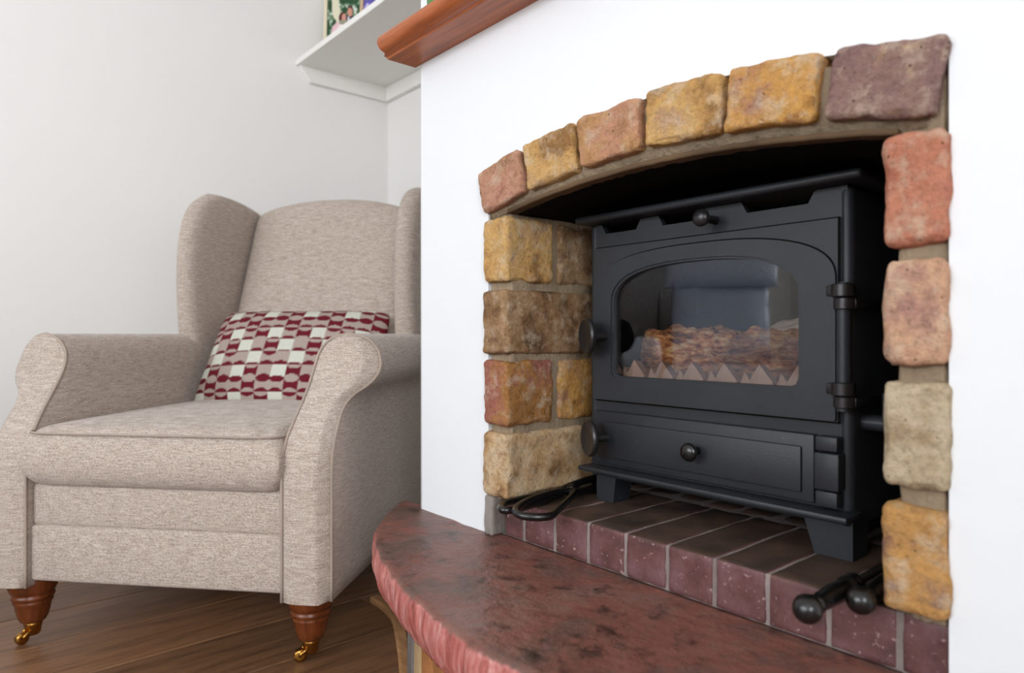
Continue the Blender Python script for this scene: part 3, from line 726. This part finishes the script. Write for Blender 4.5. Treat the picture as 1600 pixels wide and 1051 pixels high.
picture((-2.262, .415, 1.662 - .06), R(52), .150, .255, M['frame_cream'], 'cream framed wedding photograph at the wall end of the shelf', paint1)
picture((-2.085, .45, 1.662 - .06), R(30), .15, .20, M['frame_wood'], 'beige wood framed purple and white picture beside the wedding photograph', paint2)

# ================================================================== ARMCHAIR
K = .62 / .68
CH = thing('armchair', (-1.592 * K, .378 * K - .72, 0), 'beige woven wingback armchair with rolled arms beside the hearth', 'armchair', None, R(41.744))
FB = M['fabric']
def cp(name, m, mat=FB, parent=CH, smooth=True, label=None):
    o = obj(name, mesh(name, [(p[0] * K, p[1] * K, p[2] * K) for p in m[0]], m[1], smooth), mat, parent, False)
    if label: o['label'] = label
    return o
def sst(a, b, x): t = max(0, min(1, (x - a) / (b - a))); return t * t * (3 - 2 * t)
yf = lambda z: -.03 + .13 * sst(.41, .65, z)
RCX, RCZ, RR = .374, .613, .07
def interp(tab, z):
    for (z0, a), (z1, b) in zip(tab, tab[1:]):
        if z <= z1: t = sst(0, 1, (z - z0) / (z1 - z0)) if False else (z - z0) / (z1 - z0); return a + (b - a) * t
    return tab[-1][1]
PO = [(p.x, p.y) for p in smooth_path([(.386, .14, 0), (.386, .28, 0), (.386, .42, 0), (.385, .50, 0), (.388, .530, 0), (.400, .552, 0), (.423, .570, 0), (.439, .590, 0), (.444, .613, 0), (.4346, .648, 0), (.409, .6737, 0), (.374, .683, 0)], 8)]
PI_ = [(p.x, p.y) for p in smooth_path([(.289, .14, 0), (.289, .28, 0), (.289, .44, 0), (.293, .49, 0), (.298, .53, 0), (.3015, .57, 0), (.304, .613, 0), (.3134, .648, 0), (.339, .6737, 0), (.374, .683, 0)], 8)]
def at_z(path, z):
    for (x0, z0), (x1, z1) in zip(path, path[1:]):
        if z <= z1 and z1 > z0: t = max(0, (z - z0) / (z1 - z0)); return x0 + (x1 - x0) * t
    return path[-1][0]
zs_ = list(np.linspace(.14, .50, 12)) + list(np.linspace(.515, .60, 12)) + [RCZ + RR * math.sin(t) for t in np.linspace(0, math.pi / 2, 12)]
def xio(z): return at_z(PI_, z), at_z(PO, z)
SPL = .21   # the padded arm fronts are angled outwards
def arm(sx):
    lv = [(z,) + xio(z) for z in zs_]; n = len(lv)
    ring = [(xi, z) for z, xi, xo in lv] + [(xo, z) for z, xi, xo in lv[::-1]]
    cxm = lambda z: sum(xio(z)) / 2
    V, F = [], []; m = len(ring)
    secs = [(0, .007, 0), (.002, .0022, 0), (.008, 0, 0)] + [(None, 0, t) for t in np.linspace(.05, 1, 10)]
    for d, ins_, t in secs:
        for x, z in ring:
            c = cxm(z); xx = c + (x - c) * (1 - ins_ / max(.02, abs(x - c))) if ins_ else x
            y0 = yf(z) + SPL * (x - .345); y = y0 + d if d is not None else y0 + .008 + (.80 - y0) * t
            V.append((sx * xx, y, z))
    for i in range(len(secs) - 1):
        for k in range(m): F.append((i * m + k, i * m + (k + 1) % m, (i + 1) * m + (k + 1) % m, (i + 1) * m + k))
    # padded front panel joined to the first ring
    NX = 8; base = len(V)
    for j in range(n):
        a, b = V[j], V[m - 1 - j]
        for i in range(1, NX):
            t = i / NX; V.append((a[0] + (b[0] - a[0]) * t, a[1] - .007 * math.sin(math.pi * t) ** .6 * min(1, (n - 1 - j) / 4), a[2]))
    idx = lambda j, i: j if i == 0 else (m - 1 - j if i == NX else base + j * (NX - 1) + i - 1)
    for j in range(n - 1):
        for i in range(NX): F.append((idx(j, i), idx(j, i + 1), idx(j + 1, i + 1), idx(j + 1, i)))
    F.append(tuple((len(secs) - 1) * m + k for k in range(m)))
    a = cp('arm', (V, F))
    pth = [(sx * x, yf(z) + SPL * (x - .345) + .001, z) for x, z in ring]
    cp('piping', tube([Vector(p) for p in pth], .0033, 6), M['piping'], a)
for sx in (1, -1): arm(sx)
# seat base: upper recessed rail and deeper lower rail, separated by a seam
cp('seat_base', rbox(-.289, .289, -.027, .78, .268, .362, .012, 3))
cp('front_rail', rbox(-.2885, .2885, -.031, .78, .152, .272, .008, 3))
# seat cushion
def seat_mid(u, w): return (u * .293, .325 + w * .385, .419), (0, 0, 1)
V, F = slab_pillow(40, 44, seat_mid, .066, 26, 22)
V = [Vector((p[0], p[1] - .012 * (1 if p[1] < .0 else 0) * 0, p[2] + (.014 * (1 - (p[0] / .3) ** 2) * max(0, 1 - ((p[1] - .32) / .4) ** 2) if p[2] > .42 else 0))) for p in V]
sc_ = cp('seat_cushion', (V, F))
def welt(z, e=.0):
    pts = []
    for i in range(60):
        t = 2 * math.pi * i / 60; c, s_ = math.cos(t), math.sin(t); q = 14
        pts.append(Vector((.2915 * math.copysign(abs(c) ** (2 / q), c), .325 + .3835 * math.copysign(abs(s_) ** (2 / q), s_), z)))
    return pts
cp('piping', tube(welt(.474), .0028, 6, True), M['piping'], sc_)
# back
def back_mid(u, w):
    t = (w + 1) / 2; zt = 1.150 - .042 * u * u - .012 * u ** 4; z = .40 + (zt - .40) * t
    y = .77 + (z - .70) * .36 - .02 * (1 - u * u) * math.sin(math.pi * min(1, t * 1.05)) + .055
    return (u * (.300 - .012 * t), y, z), (0, -.94, .34)
V, F = slab_pillow(36, 44, back_mid, .065, 14, 18)
cp('backrest', (V, F))
# outside back
cp('back_panel', rbox(-.33, .33, .80, .84, .15, .72, .012, 3))
# wings
FY = [(0, (.62, .60)), (.2, (.598, .72)), (.45, (.588, .87)), (.7, (.604, 1.00)), (.86, (.648, 1.085)), (1, (.735, 1.142))]
def lerp_tab(tab, b):
    for (b0, p), (b1, q) in zip(tab, tab[1:]):
        if b <= b1: t = (b - b0) / (b1 - b0); return p[0] + (q[0] - p[0]) * t, p[1] + (q[1] - p[1]) * t
    return tab[-1][1]
FYs = [(p.x, p.y) for p in smooth_path([(q[1][0], q[1][1], 0) for q in FY], 8)]
def wing(sx):
    def mid(u, w):
        b = (w + 1) / 2; a = (u + 1) / 2
        k = b * (len(FYs) - 1); i = min(int(k), len(FYs) - 2); t = k - i
        fy = FYs[i][0] + (FYs[i + 1][0] - FYs[i][0]) * t; fz = FYs[i][1] + (FYs[i + 1][1] - FYs[i][1]) * t
        by = .84 + (fz - .66) * .34; bz = fz - .035 * b * b
        y = by + (fy - by) * a; z = bz + (fz - bz) * a + .012 * math.sin(math.pi * a) * b
        x = .318 + .034 * a * (.6 + .4 * b) + .012 * (1 - b)
        return (sx * x, y, z), (sx, .10, 0)
    V, F = slab_pillow(26, 36, mid, .036, 8, 16)
    cp('wing', (V, F))
for sx in (1, -1): wing(sx)
# legs with brass ferrule and castor
LP = [(0, .050), (.006, .050), (.022, .0475), (.033, .043), (.036, .038), (.0385, .0415), (.0425, .0425), (.0465, .041), (.049, .0365), (.052, .0385), (.056, .0385), (.060, .0355), (.075, .033), (.09, .029), (.098, .025), (.101, .021)]
def leg(x, y, ang, zt=.146):
    l = cp('leg', lathe(LP, (x, y, zt), (0, 0, -1), 32), M['leg'])
    cp('ferrule', lathe([(.100, .0165), (.102, .0185), (.107, .0185), (.109, .017), (.126, .0145), (.130, .012)], (x, y, zt), (0, 0, -1), 24), M['brass'], l)
    c, s_ = math.cos(ang), math.sin(ang)
    def W(p): return (x + p[0] * c - p[1] * s_, y + p[0] * s_ + p[1] * c, p[2])
    horn = join(*[tube([W((0, k * .006, .024)), W((-.010, k * .0105, .027)), W((-.021, k * .0115, .020)), W((-.023, k * .0115, .0135))], .0035, 6) for k in (-1, 1)])
    wheel = lathe([(-.008, .006), (-.0078, .011), (-.005, .0132), (.005, .0132), (.0078, .011), (.008, .006)], W((-.022, 0, .0135)), (-s_, c, 0), 22)
    cp('castor', join(horn, wheel), M['brass'], l)
leg(.325, .018, .5); leg(-.325, .018, 1.1); leg(.29, .74, 0); leg(-.29, .74, 0)

# cushion leaning on the chair back
PCX, PH = .285, .185
tl = R(34)
pcn = Vector((.005, .60, .607))
def pil(u, w):
    pin = 1 - .05 * (1 - abs(w) ** 2) * abs(u) ** 3; pin2 = 1 - .09 * (1 - abs(u) ** 2) * abs(w) ** 3
    x, h = u * PCX * pin * math.sqrt(1 - .13 * w ** 4), w * PH * pin2 * math.sqrt(1 - .16 * u ** 4)
    return pcn + Vector((x, h * math.sin(tl) , h * math.cos(tl))) + Vector((0, .03 * u * u * .4, 0)), (0, -math.cos(tl), math.sin(tl))
NU, NV = 220, 150
V, F = slab_pillow(NU, NV, pil, .062, 2.4, 2.4)
cu = thing('throw_cushion', CH.location, 'dark red and cream geometric patterned cushion leaning in the armchair', 'cushion', None, R(41.744))
co_ = cp('cover', (V, F), M['woven'], cu)
ROWS = ['WBR', 'BBR', 'WRB', 'WBB', 'RWB', 'BRW', 'BBR', 'RWB', 'WBR', 'BRB']
SH = [0, 1, 0, 2, 1, 0, 2, 0, 1, 2]
RED, CRM, BEI = hexc(104, 20, 34), hexc(206, 206, 194), hexc(170, 154, 144)
def pat(u, w):
    cx_, cy_ = (u + 1) / 2 * 13, (w + 1) / 2 * 8.5
    i, j = int(math.floor(cx_)), int(math.floor(cy_)); fx_, fy_ = cx_ - i, cy_ - j
    t = ROWS[j % 10][(i + SH[j % 10]) % 3]
    e = lambda y, hh: ((fx_ - .5) / .5) ** 2 + (y / hh) ** 2 < 1
    lo, hi = e(fy_, .30), e(1 - fy_, .30)
    if t == 'W': return RED if e(fy_, .16) else CRM
    if t == 'R': return BEI if (lo or hi) else RED
    st_ = int((cx_ * 7 + cy_ * 9)) % 2
    return RED if (lo or (hi and (i + 2 * j) % 3)) else (BEI if st_ or True else CRM)
g_ = lambda t: math.sin(t * math.pi / 2)
ca = co_.data.color_attributes.new('Col', 'FLOAT_COLOR', 'POINT')
cols = []
for s in (1, -1):
    for j in range(NV + 1):
        for i in range(NU + 1):
            if s == -1 and (i in (0, NU) or j in (0, NV)): continue
            cols.append(pat(g_(2 * i / NU - 1), g_(2 * j / NV - 1)) if s == 1 else BEI)
ca.data.foreach_set('color', np.array(cols, dtype=np.float32).ravel())

# ================================================================== REST OF THE ROOM (seen mirrored in the stove glass)
la = thing('leather_armchair', (-1.71, -1.75, 0), 'pale blue leather armchair across the room, mirrored in the stove glass', 'armchair', None, R(143))
LM = M['leather']
def lp(name, m, mat=LM): return obj(name, mesh(name, *m), mat, la, False)
V, F = slab_pillow(20, 20, lambda u, w: ((u * .28, -.02 + w * .30, .40), (0, 0, 1)), .085, 10, 10); lp('seat_cushion', (V, F))
V, F = slab_pillow(20, 24, lambda u, w: ((u * .23, .30 + w * .06 + .012 * math.sin(9 * w + 2 * u), .66 + w * .20), (0, -1, .2)), .08, 5, 4); lp('backrest', (V, F))
V, F = slab_pillow(20, 16, lambda u, w: ((u * .27, .345 + w * .03, 0.955 + w * .10), (0, -1, .2)), .075, 6, 4); lp('headrest', (V, F))
for sx in (-1, 1):
    V, F = slab_pillow(16, 24, lambda u, w: ((sx * .36 + u * .08, 0 + w * .36, .52), (0, 0, 1)), .09, 6, 10); lp('arm', (V, F))
    lp('arm_panel', rbox(sx * .36 - .06, sx * .36 + .06, -.33, .34, .08, .50, .02))
lp('base', rbox(-.30, .30, -.30, .34, .10, .33, .015))
for x in (-.33, .33):
    for y in (-.28, .30): lp('leg', rbox(x - .025, x + .025, y - .025, y + .025, 0, .085, .004), M['leg'])
